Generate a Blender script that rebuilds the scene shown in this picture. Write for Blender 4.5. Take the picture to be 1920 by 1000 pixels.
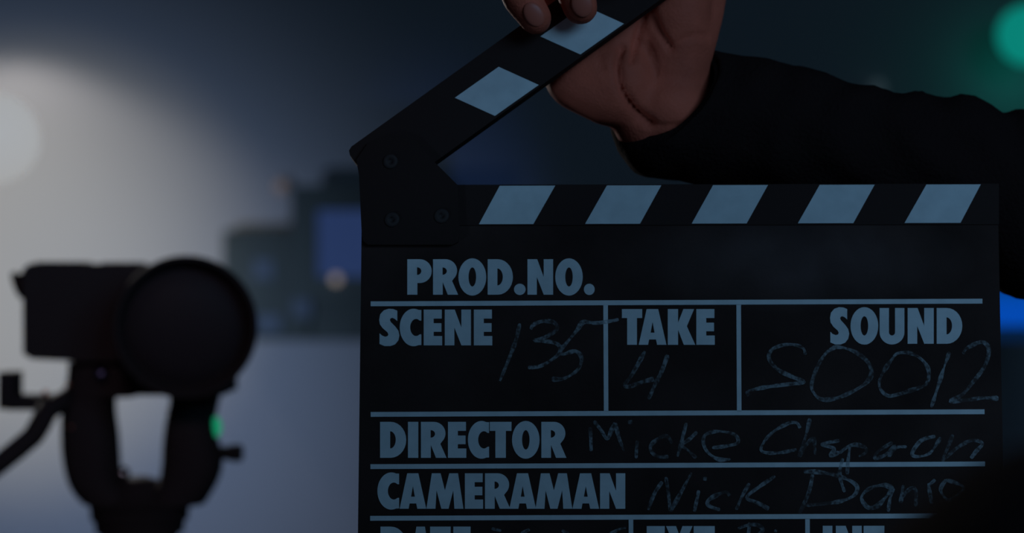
import bpy, bmesh, math, random
import numpy as np
from mathutils import Vector, Matrix, noise

random.seed(4)
PI = math.pi
S = bpy.context.scene
COL = S.collection
for o in list(bpy.data.objects):
    bpy.data.objects.remove(o)

# ------------------------------------------------------------------ camera
K = 36.0 / 70.0 / 1920.0            # metres per pixel per metre of distance
CZ = 1.45                           # camera height
cam_d = bpy.data.cameras.new('camera')
cam_d.lens = 70.0
cam_d.sensor_width = 36.0
cam_d.clip_start = 0.02
cam_d.dof.use_dof = True
cam_d.dof.focus_distance = 0.915
cam_d.dof.aperture_fstop = 6.0
cam_d.dof.aperture_blades = 0
cam = bpy.data.objects.new('camera', cam_d)
COL.objects.link(cam)
cam.location = (0, 0, CZ)
cam.rotation_euler = (PI / 2, 0, 0)
S.camera = cam


def at(px, py, Y):
    """the point that stands Y metres away behind pixel (px, py)"""
    return Vector(((px - 960) * K * Y, Y, CZ + (500 - py) * K * Y))


# ------------------------------------------------------------------ world, exposure, large lights
S.view_settings.view_transform = 'Standard'
S.view_settings.look = 'None'
S.view_settings.exposure = 0.0
S.view_settings.gamma = 1.0
S.view_settings.use_curve_mapping = False

W = bpy.data.worlds.new('world')
S.world = W
W.use_nodes = True
W.node_tree.nodes['Background'].inputs[0].default_value = (0.0031, 0.0037, 0.0064, 1)
W.node_tree.nodes['Background'].inputs[1].default_value = 1.0

WALL_Y = 5.5
WALL_ALBEDO = 0.6


def spot(name, loc, aim, half, blend, rgb, size=0.03):
    d = bpy.data.lights.new(name, 'SPOT')
    m = max(rgb)
    d.color = [c / m for c in rgb]
    d.energy = m
    d.spot_size = 2 * half
    d.spot_blend = blend
    d.shadow_soft_size = size
    o = bpy.data.objects.new(name, d)
    COL.objects.link(o)
    o.location = loc
    o.rotation_euler = (Vector(aim) - Vector(loc)).to_track_quat('-Z', 'Y').to_euler()
    return o


PW = 4 * PI * PI / WALL_ALBEDO
# unseen spots added left of frame, fitted to the backdrop's bright gradient
spot('backdrop_wash', (-1.383, 5.2, 2.143), (-1.354, WALL_Y, 0.403), 1.091, 0.417,
     [c * PW for c in (0.035, 0.0325, 0.032)])
spot('backdrop_blue', (-1.157, 4.242, 1.299), (-1.45, WALL_Y, 0.928), 1.179, 0.90,
     [c * PW for c in (0.131, 0.180, 0.296)])
spot('backdrop_white', (-2.188, 2.731, 1.272), (-1.40, WALL_Y, 1.42), 0.25, 1.0,
     [c * PW for c in (1.70, 1.50, 0.98)])

# unseen blue area light over the photographer's shoulder: lights the slate's face
ad = bpy.data.lights.new('blue_front_light', 'AREA')
ad.shape = 'RECTANGLE'
ad.size = 0.9
ad.size_y = 0.6
ad.color = (0.27, 0.585, 0.97)
ad.energy = 6.2
ao = bpy.data.objects.new('blue_front_light', ad)
COL.objects.link(ao)
ao.location = (0.86, -0.28, 2.0)
ao.rotation_euler = (Vector((0.12, 0.93, 1.45)) - ao.location).to_track_quat('-Z', 'Y').to_euler()


# unseen blue fill added from the lower left to brighten the hand
spot('hand_fill', (-0.45, 0.66, 1.22), at(1110, 185, 0.975), math.radians(4.6), 1.0, (0.50, 1.0, 1.6), 0.03)
# unseen spot added to tint the backdrop blue behind the slate's hinge
spot('backdrop_accent', (0.0, 4.6, 0.65), at(850, 420, WALL_Y), 0.24, 1.0, (0.3, 0.85, 4.0), 0.05)
# unseen warm spot added to lift the black film camera and tripod
spot('rig_fill', (-0.15, 0.10, 1.95), (-0.33, 1.65, 1.40), math.radians(13), 1.0, (5.5, 3.7, 4.6), 0.1)

# ------------------------------------------------------------------ materials
def mat(name, col, rough=0.6, metal=0.0, spec=0.3, bump=0.0, bscale=200, emit=None, es=1.0, mottle=0.0, mscale=8.0, sheen=0.0):
    m = bpy.data.materials.new(name)
    m.use_nodes = True
    nt = m.node_tree
    b = nt.nodes['Principled BSDF']
    b.inputs['Base Color'].default_value = (*col, 1)
    b.inputs['Roughness'].default_value = rough
    b.inputs['Metallic'].default_value = metal
    b.inputs['Specular IOR Level'].default_value = spec
    tc = nt.nodes.new('ShaderNodeTexCoord')
    if sheen:
        b.inputs['Sheen Weight'].default_value = sheen
    if mottle:
        n = nt.nodes.new('ShaderNodeTexNoise')
        n.inputs['Scale'].default_value = mscale
        n.inputs['Detail'].default_value = 5
        nt.links.new(tc.outputs['Object'], n.inputs['Vector'])
        r = nt.nodes.new('ShaderNodeValToRGB')
        r.color_ramp.elements[0].position = 0.35
        r.color_ramp.elements[1].position = 0.7
        r.color_ramp.elements[0].color = (*[c * (1 - mottle) for c in col], 1)
        r.color_ramp.elements[1].color = (*[min(1, c * (1 + mottle)) for c in col], 1)
        nt.links.new(n.outputs['Fac'], r.inputs['Fac'])
        nt.links.new(r.outputs['Color'], b.inputs['Base Color'])
    if bump:
        n2 = nt.nodes.new('ShaderNodeTexNoise')
        n2.inputs['Scale'].default_value = bscale
        n2.inputs['Detail'].default_value = 4
        nt.links.new(tc.outputs['Object'], n2.inputs['Vector'])
        bp = nt.nodes.new('ShaderNodeBump')
        bp.inputs['Strength'].default_value = bump
        bp.inputs['Distance'].default_value = 0.002
        nt.links.new(n2.outputs['Fac'], bp.inputs['Height'])
        nt.links.new(bp.outputs['Normal'], b.inputs['Normal'])
    if emit:
        b.inputs['Emission Color'].default_value = (*emit, 1)
        b.inputs['Emission Strength'].default_value = es
    return m


M_WALL = mat('backdrop_paint', (WALL_ALBEDO,) * 3, 0.95, spec=0.05, bump=0.05, bscale=60)
M_FLOOR = mat('studio_floor', (0.05, 0.05, 0.055), 0.6, bump=0.1, bscale=30, mottle=0.2, mscale=3)
M_CEIL = mat('studio_ceiling', (0.03, 0.03, 0.033), 0.9)
M_BLACK = mat('black_plastic', (0.050, 0.043, 0.042), 0.7, spec=0.12, bump=0.15, bscale=900)
M_HOOD = mat('black_hood', (0.048, 0.042, 0.041), 0.85, spec=0.06, bump=0.1, bscale=600)
M_GLASS = mat('lens_glass', (0.045, 0.040, 0.042), 0.5, spec=0.08)
M_RUBBER = mat('black_rubber', (0.045, 0.04, 0.04), 0.9, spec=0.05)
M_STEEL = mat('bright_steel', (0.75, 0.72, 0.68), 0.25, metal=1.0)
M_COPPER = mat('copper_screw', (0.85, 0.35, 0.22), 0.3, metal=1.0)
M_BLUED = mat('blued_steel', (0.25, 0.28, 0.5), 0.35, metal=1.0)
M_SLATE = mat('slate_black', (0.046, 0.026, 0.022), 0.8, spec=0.06, bump=0.08, bscale=500, mottle=0.25, mscale=22)
nt_ = M_SLATE.node_tree            # wiped chalk dust on the upper right of the slate
tc_, mp_, ln_, mr_, nz_, mu_, mc_ = [nt_.nodes.new(t) for t in ('ShaderNodeTexCoord', 'ShaderNodeMapping', 'ShaderNodeVectorMath', 'ShaderNodeMapRange',
                                     'ShaderNodeTexNoise', 'ShaderNodeMath', 'ShaderNodeMix')]
mp_.inputs['Location'].default_value = (-0.056 / 0.075, -0.053 / 0.022, 0)
mp_.inputs['Scale'].default_value = (1 / 0.075, 1 / 0.022, 0)
ln_.operation = 'LENGTH'
mr_.inputs['From Min'].default_value = 1.15
mr_.inputs['From Max'].default_value = 0.35
nz_.inputs['Scale'].default_value = 38
mu_.operation = 'MULTIPLY'
mc_.data_type = 'RGBA'
nt_.links.new(tc_.outputs['Object'], mp_.inputs['Vector'])
nt_.links.new(tc_.outputs['Object'], nz_.inputs['Vector'])
nt_.links.new(mp_.outputs[0], ln_.inputs[0])
nt_.links.new(ln_.outputs['Value'], mr_.inputs['Value'])
nt_.links.new(mr_.outputs[0], mu_.inputs[0])
nt_.links.new(nz_.outputs['Fac'], mu_.inputs[1])
bs_ = nt_.nodes['Principled BSDF']
old_ = bs_.inputs['Base Color'].links[0].from_socket
nt_.links.new(mu_.outputs[0], mc_.inputs[0])
nt_.links.new(old_, mc_.inputs[6])
mc_.inputs[7].default_value = (0.115, 0.078, 0.075, 1)
nt_.links.new(mc_.outputs[2], bs_.inputs['Base Color'])
M_STICK = mat('stick_black', (0.040, 0.023, 0.020), 0.8, spec=0.06, bump=0.06, bscale=300)
M_HINGE = mat('hinge_black', (0.036, 0.021, 0.018), 0.85, spec=0.05)
M_SCREW = mat('hinge_screw', (0.042, 0.026, 0.023), 0.7, metal=0.0)
M_WHITE = mat('printed_white', (0.68, 0.69, 0.69), 0.7, spec=0.1, mottle=0.06, mscale=120)
M_SKIN = mat('skin', (0.60, 0.122, 0.070), 0.6, spec=0.10, bump=0.25, bscale=700, mottle=0.16, mscale=45)
M_NAIL = mat('fingernail', (0.58, 0.135, 0.085), 0.4, spec=0.25)
M_CLOTH = mat('black_fleece', (0.021, 0.011, 0.010), 0.95, spec=0.05, bump=0.5, bscale=500)
M_TROUSER = mat('dark_trousers', (0.012, 0.013, 0.018), 0.9, spec=0.05)
M_HAIR = mat('dark_hair', (0.012, 0.009, 0.008), 0.6, spec=0.2, bump=0.6, bscale=300)
M_SHOE = mat('black_shoe', (0.012, 0.012, 0.012), 0.5)
M_CAB = mat('cabinet_grey', (0.15, 0.175, 0.155), 0.8, spec=0.15, mottle=0.15, mscale=6)
M_CAB2 = mat('monitor_grey', (0.16, 0.19, 0.17), 0.8, spec=0.15)
M_LABEL = mat('label_grey', (0.22, 0.27, 0.33), 0.7)
M_SCREEN = mat('blue_screen', (0.03, 0.045, 0.08), 0.4, spec=0.2, emit=(0.16, 0.31, 0.92), es=0.10)
M_LAMP = mat('lamp_lens', (0.8, 0.8, 0.8), 0.4, emit=(1.0, 1.0, 0.985), es=0.355)
M_GREEN = mat('green_lens', (0.02, 0.2, 0.15), 0.4, emit=(0.010, 1.0, 0.80), es=0.215)
M_BLUE = mat('blue_panel', (0.01, 0.05, 0.2), 0.5, emit=(0.0008, 0.27, 1.0), es=0.155)
M_PILOT = mat('pilot_lamp', (0.5, 0.4, 0.3), 0.5, emit=(1.0, 0.82, 0.72), es=0.24)
M_PILOT2 = mat('pilot_lamp_dim', (0.4, 0.3, 0.25), 0.5, emit=(1.0, 0.72, 0.58), es=0.075)
M_PALE = mat('pale_glow', (0.3, 0.4, 0.45), 0.5, emit=(0.55, 0.85, 1.0), es=0.035)
M_GLINT = mat('green_glint_glow', (0.02, 0.3, 0.18), 0.3, emit=(0.03, 1.0, 0.45), es=0.24)
M_GREY = mat('grey_housing', (0.16, 0.16, 0.16), 0.5)


def chalk_mat():
    m = bpy.data.materials.new('chalk')
    m.use_nodes = True
    nt = m.node_tree
    b = nt.nodes['Principled BSDF']
    b.inputs['Base Color'].default_value = (0.40, 0.42, 0.43, 1)
    b.inputs['Roughness'].default_value = 1.0
    b.inputs['Specular IOR Level'].default_value = 0.0
    tr = nt.nodes.new('ShaderNodeBsdfTransparent')
    mx = nt.nodes.new('ShaderNodeMixShader')
    tc = nt.nodes.new('ShaderNodeTexCoord')
    n = nt.nodes.new('ShaderNodeTexNoise')
    n.inputs['Scale'].default_value = 620
    n.inputs['Detail'].default_value = 3
    n2 = nt.nodes.new('ShaderNodeTexNoise')
    n2.inputs['Scale'].default_value = 70
    a = nt.nodes.new('ShaderNodeMath')
    a.operation = 'MULTIPLY'
    r = nt.nodes.new('ShaderNodeMapRange')
    r.inputs['From Min'].default_value = 0.17
    r.inputs['From Max'].default_value = 0.36
    r.inputs['To Min'].default_value = 0.05
    r.inputs['To Max'].default_value = 0.62
    nt.links.new(tc.outputs['Object'], n.inputs['Vector'])
    nt.links.new(tc.outputs['Object'], n2.inputs['Vector'])
    nt.links.new(n.outputs['Fac'], a.inputs[0])
    nt.links.new(n2.outputs['Fac'], a.inputs[1])
    nt.links.new(a.outputs[0], r.inputs['Value'])
    nt.links.new(r.outputs[0], mx.inputs['Fac'])
    nt.links.new(tr.outputs[0], mx.inputs[1])
    nt.links.new(b.outputs[0], mx.inputs[2])
    nt.links.new(mx.outputs[0], nt.nodes['Material Output'].inputs['Surface'])
    return m


M_CHALK = chalk_mat()


# ------------------------------------------------------------------ mesh helpers
def link_mesh(name, me, m, parent=None, smooth=False):
    me.materials.clear()
    me.materials.append(m)
    if smooth:
        me.polygons.foreach_set('use_smooth', [True] * len(me.polygons))
    o = bpy.data.objects.new(name, me)
    COL.objects.link(o)
    if parent:
        o.parent = parent
        o.matrix_parent_inverse = world_of(parent).inverted()
    return o


def world_of(o):
    m = o.matrix_basis.copy()
    if o.parent:
        m = world_of(o.parent) @ o.matrix_parent_inverse @ m
    return m


def obj(name, bm, m, parent=None, smooth=False, bevel=0.0, seg=2):
    if bevel:
        bmesh.ops.bevel(bm, geom=[e for e in bm.edges if e.is_manifold and e.calc_face_angle(0) > 0.5],
                        offset=bevel, segments=seg, profile=0.5, affect='EDGES', clamp_overlap=True)
    bmesh.ops.recalc_face_normals(bm, faces=bm.faces)
    me = bpy.data.meshes.new(name)
    bm.to_mesh(me)
    bm.free()
    o = link_mesh(name, me, m, parent, smooth)
    if smooth:
        me.set_sharp_from_angle(angle=math.radians(50)) if smooth == 'auto' else None
    return o


def thing(name, label, cat, loc, group=None):
    o = bpy.data.objects.new(name, None)
    COL.objects.link(o)
    o.location = loc
    o.empty_display_size = 0.05
    o['label'] = label
    o['category'] = cat
    if group:
        o['group'] = group
    return o


def box(bm, lo, hi, mtx=None):
    vs = [bm.verts.new((x, y, z)) for x in (lo[0], hi[0]) for y in (lo[1], hi[1]) for z in (lo[2], hi[2])]
    for f in ((0, 1, 3, 2), (4, 6, 7, 5), (0, 4, 5, 1), (2, 3, 7, 6), (0, 2, 6, 4), (1, 5, 7, 3)):
        bm.faces.new([vs[i] for i in f])
    if mtx:
        bmesh.ops.transform(bm, matrix=mtx, verts=vs)
    return vs


def bxp(bm, x0, y0, x1, y1, Y0, Y1, Yref=None):
    """a box covering pixels x0..x1, y0..y1 at distance Yref, from depth Y0 to Y1"""
    Yr = Yref or Y0
    a = at(x0, y1, Yr)
    b = at(x1, y0, Yr)
    return box(bm, (a.x, Y0, a.z), (b.x, Y1, b.z))


def loft(bm, rings, cap=True):
    prev = None
    first = None
    for r in rings:
        cur = [bm.verts.new(p) for p in r]
        if prev:
            n = len(cur)
            for i in range(n):
                bm.faces.new((prev[i], prev[(i + 1) % n], cur[(i + 1) % n], cur[i]))
        else:
            first = cur
        prev = cur
    if cap:
        bm.faces.new(first[::-1])
        bm.faces.new(prev)


def frame(d):
    d = d.normalized()
    up = Vector((0, 0, 1)) if abs(d.z) < 0.9 else Vector((0, 1, 0))
    a = d.cross(up).normalized()
    b = a.cross(d).normalized()
    return a, b


def circ(c, a, b, ra, rb=None, n=24, pw=1.0):
    rb = rb or ra
    out = []
    for i in range(n):
        t = 2 * PI * i / n
        cs, sn = math.cos(t), math.sin(t)
        if pw != 1.0:
            cs = math.copysign(abs(cs) ** pw, cs)
            sn = math.copysign(abs(sn) ** pw, sn)
        out.append(c + a * (ra * cs) + b * (rb * sn))
    return out


def lathe(bm, p0, d, prof, n=32):
    """prof: list of (distance along d, radius)"""
    a, b = frame(d)
    d = d.normalized()
    loft(bm, [circ(p0 + d * t, a, b, max(r, 1e-5), n=n) for t, r in prof])


def tube(bm, pts, r, n=14):
    rings = []
    rs = r if isinstance(r, (list, tuple)) else [r] * len(pts)
    for i, p in enumerate(pts):
        d = (pts[min(i + 1, len(pts) - 1)] - pts[max(i - 1, 0)])
        a, b = frame(d)
        rings.append(circ(p, a, b, rs[i], n=n))
    loft(bm, rings)


def ball(bm, c, rx, ry=None, rz=None, n=16, mtx=None):
    ry = ry or rx
    rz = rz or rx
    m = Matrix.Translation(c) @ (mtx or Matrix()) @ Matrix.Diagonal((rx, ry, rz, 1))
    bmesh.ops.create_uvsphere(bm, u_segments=n, v_segments=n // 2 + 2, radius=1, matrix=m)


def capsule(bm, p0, r0, p1, r1, n=18):
    p0, p1 = Vector(p0), Vector(p1)
    d = p1 - p0
    L = d.length
    a, b = frame(d)
    d = d.normalized()
    rings = []
    for k in range(6):
        t = -PI / 2 + (PI / 2) * k / 5
        rings.append(circ(p0 + d * (r0 * math.sin(t)), a, b, max(r0 * math.cos(t), 1e-4), n=n))
    for k in range(6):
        t = (PI / 2) * k / 5
        rings.append(circ(p1 + d * (r1 * math.sin(t)), a, b, max(r1 * math.cos(t), 1e-4), n=n))
    loft(bm, rings)


def chain(bm, pts):
    for (p, r), (q, s) in zip(pts, pts[1:]):
        capsule(bm, p, r, q, s)


def remeshed(bm, voxel, smooth=4):
    """one continuous skin round all the overlapping volumes in bm"""
    bmesh.ops.recalc_face_normals(bm, faces=bm.faces)
    me = bpy.data.meshes.new('tmp')
    bm.to_mesh(me)
    bm.free()
    o = bpy.data.objects.new('tmp', me)
    COL.objects.link(o)
    md = o.modifiers.new('r', 'REMESH')
    md.mode = 'VOXEL'
    md.voxel_size = voxel
    sm = o.modifiers.new('s', 'SMOOTH')
    sm.iterations = smooth
    sm.factor = 0.5
    dg = bpy.context.evaluated_depsgraph_get()
    res = bpy.data.meshes.new_from_object(o.evaluated_get(dg))
    bpy.data.objects.remove(o)
    bpy.data.meshes.remove(me)
    return res


def catmull(P, m):
    P = np.array(P, float)
    out = []
    for i in range(len(P) - 1):
        p0, p1, p2, p3 = P[max(i - 1, 0)], P[i], P[i + 1], P[min(i + 2, len(P) - 1)]
        for k in range(m):
            t = k / m
            out.append(0.5 * (2 * p1 + (p2 - p0) * t + (2 * p0 - 5 * p1 + 4 * p2 - p3) * t * t + (3 * p1 - p0 - 3 * p2 + p3) * t ** 3))
    out.append(P[-1])
    return np.array(out)


# ------------------------------------------------------------------ the setting
def struct(name, bm, m):
    o = obj(name, bm, m)
    o['kind'] = 'structure'
    return o


bm = bmesh.new()
box(bm, (-6, WALL_Y, 0), (6, WALL_Y + 0.2, 3.6))
struct('wall_back', bm, M_WALL)
bm = bmesh.new()
box(bm, (-6, -2.5, -0.1), (6, WALL_Y + 0.2, 0))
struct('floor', bm, M_FLOOR)

# ------------------------------------------------------------------ the clapperboard
TILT = math.radians(6.0)
ROLL = math.radians(0.22)
B0 = at(1276, 700, 0.934)
UX = Vector((math.cos(ROLL), 0, math.sin(ROLL)))
VN = Vector((0, -math.cos(TILT), math.sin(TILT)))         # towards the camera
VN = (VN - UX * VN.dot(UX)).normalized()
VY = VN.cross(UX).normalized()
BM = Matrix.Identity(4)
for i, v in enumerate((UX, VY, VN)):
    for j in range(3):
        BM[j][i] = v[j]
BM.translation = B0
EYE = Vector((0, 0, CZ))


def L(px, py, w=0.0):
    """slate coordinates (across, up, out) of the place on the slate's face seen at a pixel"""
    d = at(px, py, 1.0) - EYE
    t = (B0 + VN * w - EYE).dot(VN) / d.dot(VN)
    p = EYE + d * t - B0
    return Vector((p.dot(UX), p.dot(VY), w))


slate = bpy.data.objects.new('clapperboard', None)
COL.objects.link(slate)
slate.empty_display_size = 0.05
slate.matrix_basis = BM
slate['label'] = 'black film clapperboard with white stripes and chalk writing held up by hand'
slate['category'] = 'clapperboard'


def sub(name, bm, m, parent=slate, smooth=False, bevel=0.0):
    o = obj(name, bm, m, None, smooth, bevel)
    o.parent = parent
    return o


def prism(bm, pts, w0, w1):
    """pts: list of 2D slate coordinates; extruded from w0 (back) to w1 (front)"""
    a = [bm.verts.new((p[0], p[1], w0)) for p in pts]
    b = [bm.verts.new((p[0], p[1], w1)) for p in pts]
    n = len(pts)
    bm.faces.new(a[::-1])
    bm.faces.new(b)
    for i in range(n):
        bm.faces.new((a[i], a[(i + 1) % n], b[(i + 1) % n], b[i]))


def pxprism(pix, w0, w1, bm=None):
    bm = bm or bmesh.new()
    prism(bm, [L(x, y, w1) for x, y in pix], w0, w1)
    return bm


# board panel: rests flush under the lower stick
BOARD_X0, BOARD_X1 = L(677, 470).x, L(1874, 470).x
bm = bmesh.new()
prism(bm, [(L(678, 423).x, L(900, 423).y), (L(1872, 423).x, L(900, 423).y), (L(1881, 1000).x, -0.140),
           (L(669, 1000).x, -0.140)], -0.005, 0.0)
board = sub('board', bm, M_SLATE, bevel=0.0006)
bm = pxprism([(679, 347), (1873, 344.5), (1873, 421), (679, 423)], -0.011, 0.0006)
lower = sub('lower_stick', bm, M_STICK, bevel=0.0006)
STRIPES = [(898, 937, 1041, 1000), (1097, 1138, 1240, 1200), (1297, 1337, 1440, 1400), (1496, 1537, 1640, 1600),
           (1696, 1737, 1839, 1801)]
for bl, tl, tr_, br in STRIPES:
    f = lambda x: 348.5 - (x - 937) * 2.6 / 900
    g = lambda x: 420.5 - (x - 937) * 2.6 / 900
    sub('white_stripe', pxprism([(bl, g(bl)), (br, g(br)), (tr_, f(tr_)), (tl, f(tl))], 0.0005, 0.0009), M_WHITE, lower)

# upper stick, swung open
SD = (Vector(L(1172, 47.6)) - Vector(L(815, 304.5))).normalized()      # along the stick
SN = Vector((-SD.y, SD.x, 0))                                             # across, upwards
E0 = Vector(L(815, 304.5))
W_ST = (Vector(L(972, 51)) - E0).dot(SN)
s_a = (Vector(L(650, 283)) - E0).dot(SD)
P0 = lambda s, t: (E0 + SD * s + SN * t)
LEN = 0.297
bm = bmesh.new()
c = 0.003
prism(bm, [P0(s_a, 0.0), P0(s_a + LEN, 0), P0(s_a + LEN, W_ST), P0(s_a + c, W_ST), P0(s_a + c * 0.3, W_ST - c * 0.3), P0(s_a, W_ST - c)], -0.011, 0.0006)
upper = sub('upper_stick', bm, M_STICK, bevel=0.0006)
r1 = [(853, 184), (935, 126), (1010, 160), (928, 218)]
base = [Vector(L(x, y)) for x, y in r1]
step = (Vector(L(1089, 104)) - Vector(L(928, 218))).length
for k in range(5):
    bm = bmesh.new()
    prism(bm, [p + SD * (step * k) for p in base][::-1], 0.0005, 0.0009)
    sub('white_stripe', bm, M_WHITE, upper)

# hinge plate with three screws
bm = pxprism([(673, 328), (668, 300), (690, 268), (735, 250), (775, 262), (815, 304), (858, 347), (862, 440), (859, 454), (848, 459),
              (690, 459), (681, 452), (678, 436)], -0.0135, 0.0026)
hinge = sub('hinge_plate', bm, M_HINGE, bevel=0.0008)
for x, y in ((732, 303), (735, 412), (828, 405)):
    bm = bmesh.new()
    c0 = L(x, y, 0.0026)
    lathe(bm, Vector((c0.x, c0.y, 0.0022)), Vector((0, 0, 1)), [(0, 0.0036), (0.0008, 0.0036), (0.0013, 0.003), (0.0014, 0.0014), (0.0006, 0.0012)], 20)
    sub('screw', bm, M_SCREW, hinge, smooth=True)


# ---- printed lettering: heavy condensed capitals drawn as outlines, 100 units high
def arc(cx, cy, rx, ry, a0, a1, n=14):
    return [(cx + rx * math.cos(math.radians(a0 + (a1 - a0) * i / n)), cy + ry * math.sin(math.radians(a0 + (a1 - a0) * i / n))) for i in range(n + 1)]


GL = {
    'I': (28, [[(0, 0), (28, 0), (28, 100), (0, 100)]]),
    'D': (70, [[(0, 0)] + arc(28, 50, 42, 50, -90, 90) + [(0, 100)], arc(27, 50, 15, 24, -90, 90)]),
    'P': (68, [[(0, 0), (28, 0), (28, 33)] + arc(35, 66.5, 33, 33.5, -90, 90) + [(0, 100)], arc(27, 66.5, 12, 11, -90, 90)]),
    'R': (70, [[(0, 0), (27, 0), (27, 36), (41, 0), (70, 0), (53, 39)] + arc(35, 68, 32, 32, -45, 90) + [(0, 100)],
               arc(26.5, 66.5, 12, 10.5, -90, 90)]),
    'O': (77, [arc(38.5, 50, 38.5, 52.5, 0, 349, 31), arc(38.5, 50, 10.5, 27, 0, 349, 31)]),
    'N': (71, [[(0, 0), (26, 0), (26, 50), (45, 0), (71, 0), (71, 100), (45, 100), (45, 50), (27, 100), (0, 100)]]),
    'S': (57, [[(51, 97), (51, 68), (44, 74), (37, 77), (32, 75.5), (30, 71), (33, 65), (45, 53), (54, 41), (57, 28), (54, 14), (45, 3),
                (32, -2), (15, -2), (1, 4), (1, 34), (8, 27.5), (17, 24), (24, 26), (26, 31), (23, 37), (10, 48), (2, 59), (0, 72),
                (3, 87), (13, 98), (27, 102.5), (40, 101.5)]]),
    'C': (62, [[(62, 99)] + arc(40, 50, 40, 52.5, 70, 290, 26) + [(62, 1), (62, 31)] + arc(47, 50, 17, 24, -55, -305, 22) + [(62, 69)]]),
    'E': (52, [[(0, 0), (52, 0), (52, 26), (28, 26), (28, 38), (50, 38), (50, 62), (28, 62), (28, 75), (51, 75), (51, 100), (0, 100)]]),
    'T': (58, [[(15, 0), (43, 0), (43, 75), (58, 75), (58, 100), (0, 100), (0, 75), (15, 75)]]),
    'A': (77, [[(0, 0), (26, 0), (29, 15), (48, 15), (51, 0), (77, 0), (54, 100), (22, 100)], [(33, 34), (44, 34), (38.5, 64)]]),
    'K': (70, [[(0, 0), (27, 0), (27, 42), (42, 0), (72, 0), (50, 52), (69, 100), (41, 100), (27, 62), (27, 100), (0, 100)]]),
    'U': (69, [[(0, 100)] + arc(34.5, 32, 34.5, 34, 180, 360, 18) + [(69, 100), (43, 100)] + arc(34.5, 32, 8.5, 9, 0, -180, 10) + [(26, 100)]]),
    'M': (102, [[(0, 0), (25, 0), (28, 52), (41, 0), (61, 0), (74, 52), (77, 0), (102, 0), (87, 100), (63, 100), (51, 52), (39, 100), (15, 100)]]),
    'X': (76, [[(0, 0), (27, 0), (37, 27), (47, 0), (76, 0), (54, 50), (75, 100), (47, 100), (38, 75), (29, 100), (1, 100), (22, 50)]]),
    '.': (32, [arc(16, 15, 16, 16, 0, 342, 19)]),
}


def word(text, spans, yt, yb):
    cu = bpy.data.curves.new('t', 'CURVE')
    cu.dimensions = '2D'
    cu.fill_mode = 'BOTH'
    cu.extrude = 0.0001
    for ch, (x0, x1) in zip(text, spans):
        w, loops = GL[ch]
        for lp in loops:
            sp = cu.splines.new('POLY')
            sp.points.add(len(lp) - 1)
            sp.use_cyclic_u = True
            for p, (u, v) in zip(sp.points, lp):
                q = L(x0 + (x1 - x0) * u / w, yb + (yt - yb) * v / 100)
                p.co = (q.x, q.y, 0, 1)
    o = bpy.data.objects.new('t', cu)
    COL.objects.link(o)
    dg = bpy.context.evaluated_depsgraph_get()
    me = bpy.data.meshes.new_from_object(o.evaluated_get(dg))
    bpy.data.objects.remove(o)
    for v in me.vertices:
        v.co.z += 0.00022
    ob = link_mesh('lettering', me, M_WHITE)
    ob.parent = board
    return ob


word('PROD.NO.', [(763.7, 809.6), (812, 859), (859.6, 911.7), (914.4, 961.7), (963.7, 985.5), (989, 1037), (1041, 1092.6), (1094.7, 1115)], 486.5, 553)
word('SCENE', [(711, 749), (749.5, 790), (794.5, 829), (834, 883), (888.5, 923)], 581, 648)
word('TAKE', [(1166, 1204), (1197.5, 1249.5), (1252, 1302), (1305.5, 1340)], 580, 647)
word('SOUND', [(1556, 1592), (1594.5, 1646.5), (1649, 1695.5), (1701.6, 1750.5), (1756, 1804)], 578, 645)
word('DIRECTOR', [(712.7, 761.7), (765, 784.3), (789.3, 837.3), (840, 874.3), (877.3, 917), (918.3, 959), (960, 1011.7), (1015, 1062)], 791.5, 859)
word('CAMERAMAN', [(707.7, 748.3), (749.3, 799.3), (799.5, 869), (871.7, 905.7), (909.3, 956.7), (955, 1005), (1004, 1073), (1073.3, 1123.3), (1125, 1172.3)], 888, 954.5)
word('DATE', [(713.5, 762), (770, 808), (806.5, 845), (850, 883)], 988, 1054)
word('EXT', [(1212.5, 1247), (1248, 1299), (1300.5, 1340)], 987, 1053)
word('INT', [(1542.5, 1560.5), (1567, 1615.5), (1619, 1658)], 986.5, 1052.5)


def rule(x0, y0, x1, y1, h):
    dx, dy = x1 - x0, y1 - y0
    l = math.hypot(dx, dy)
    nx, ny = -dy / l * h / 2, dx / l * h / 2
    bm = pxprism([(x0 + nx, y0 + ny), (x1 + nx, y1 + ny), (x1 - nx, y1 - ny), (x0 - nx, y0 - ny)], 0.0001, 0.0003)
    sub('rule_line', bm, M_WHITE, board)


rule(695, 570, 1842, 565, 9)
rule(695, 777.5, 1846, 772.5, 9)
rule(694.5, 875.5, 1847, 870.5, 9)
rule(694, 972.5, 1848, 967.5, 9)
rule(1135.5, 572, 1136.5, 772, 8.5)
rule(1385, 572, 1386, 772, 8.5)
rule(1183, 974, 1183.5, 1076, 8.5)
rule(1514, 974, 1514.5, 1076, 8.5)
rule(693, 1077, 1849, 1073, 9)


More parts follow.
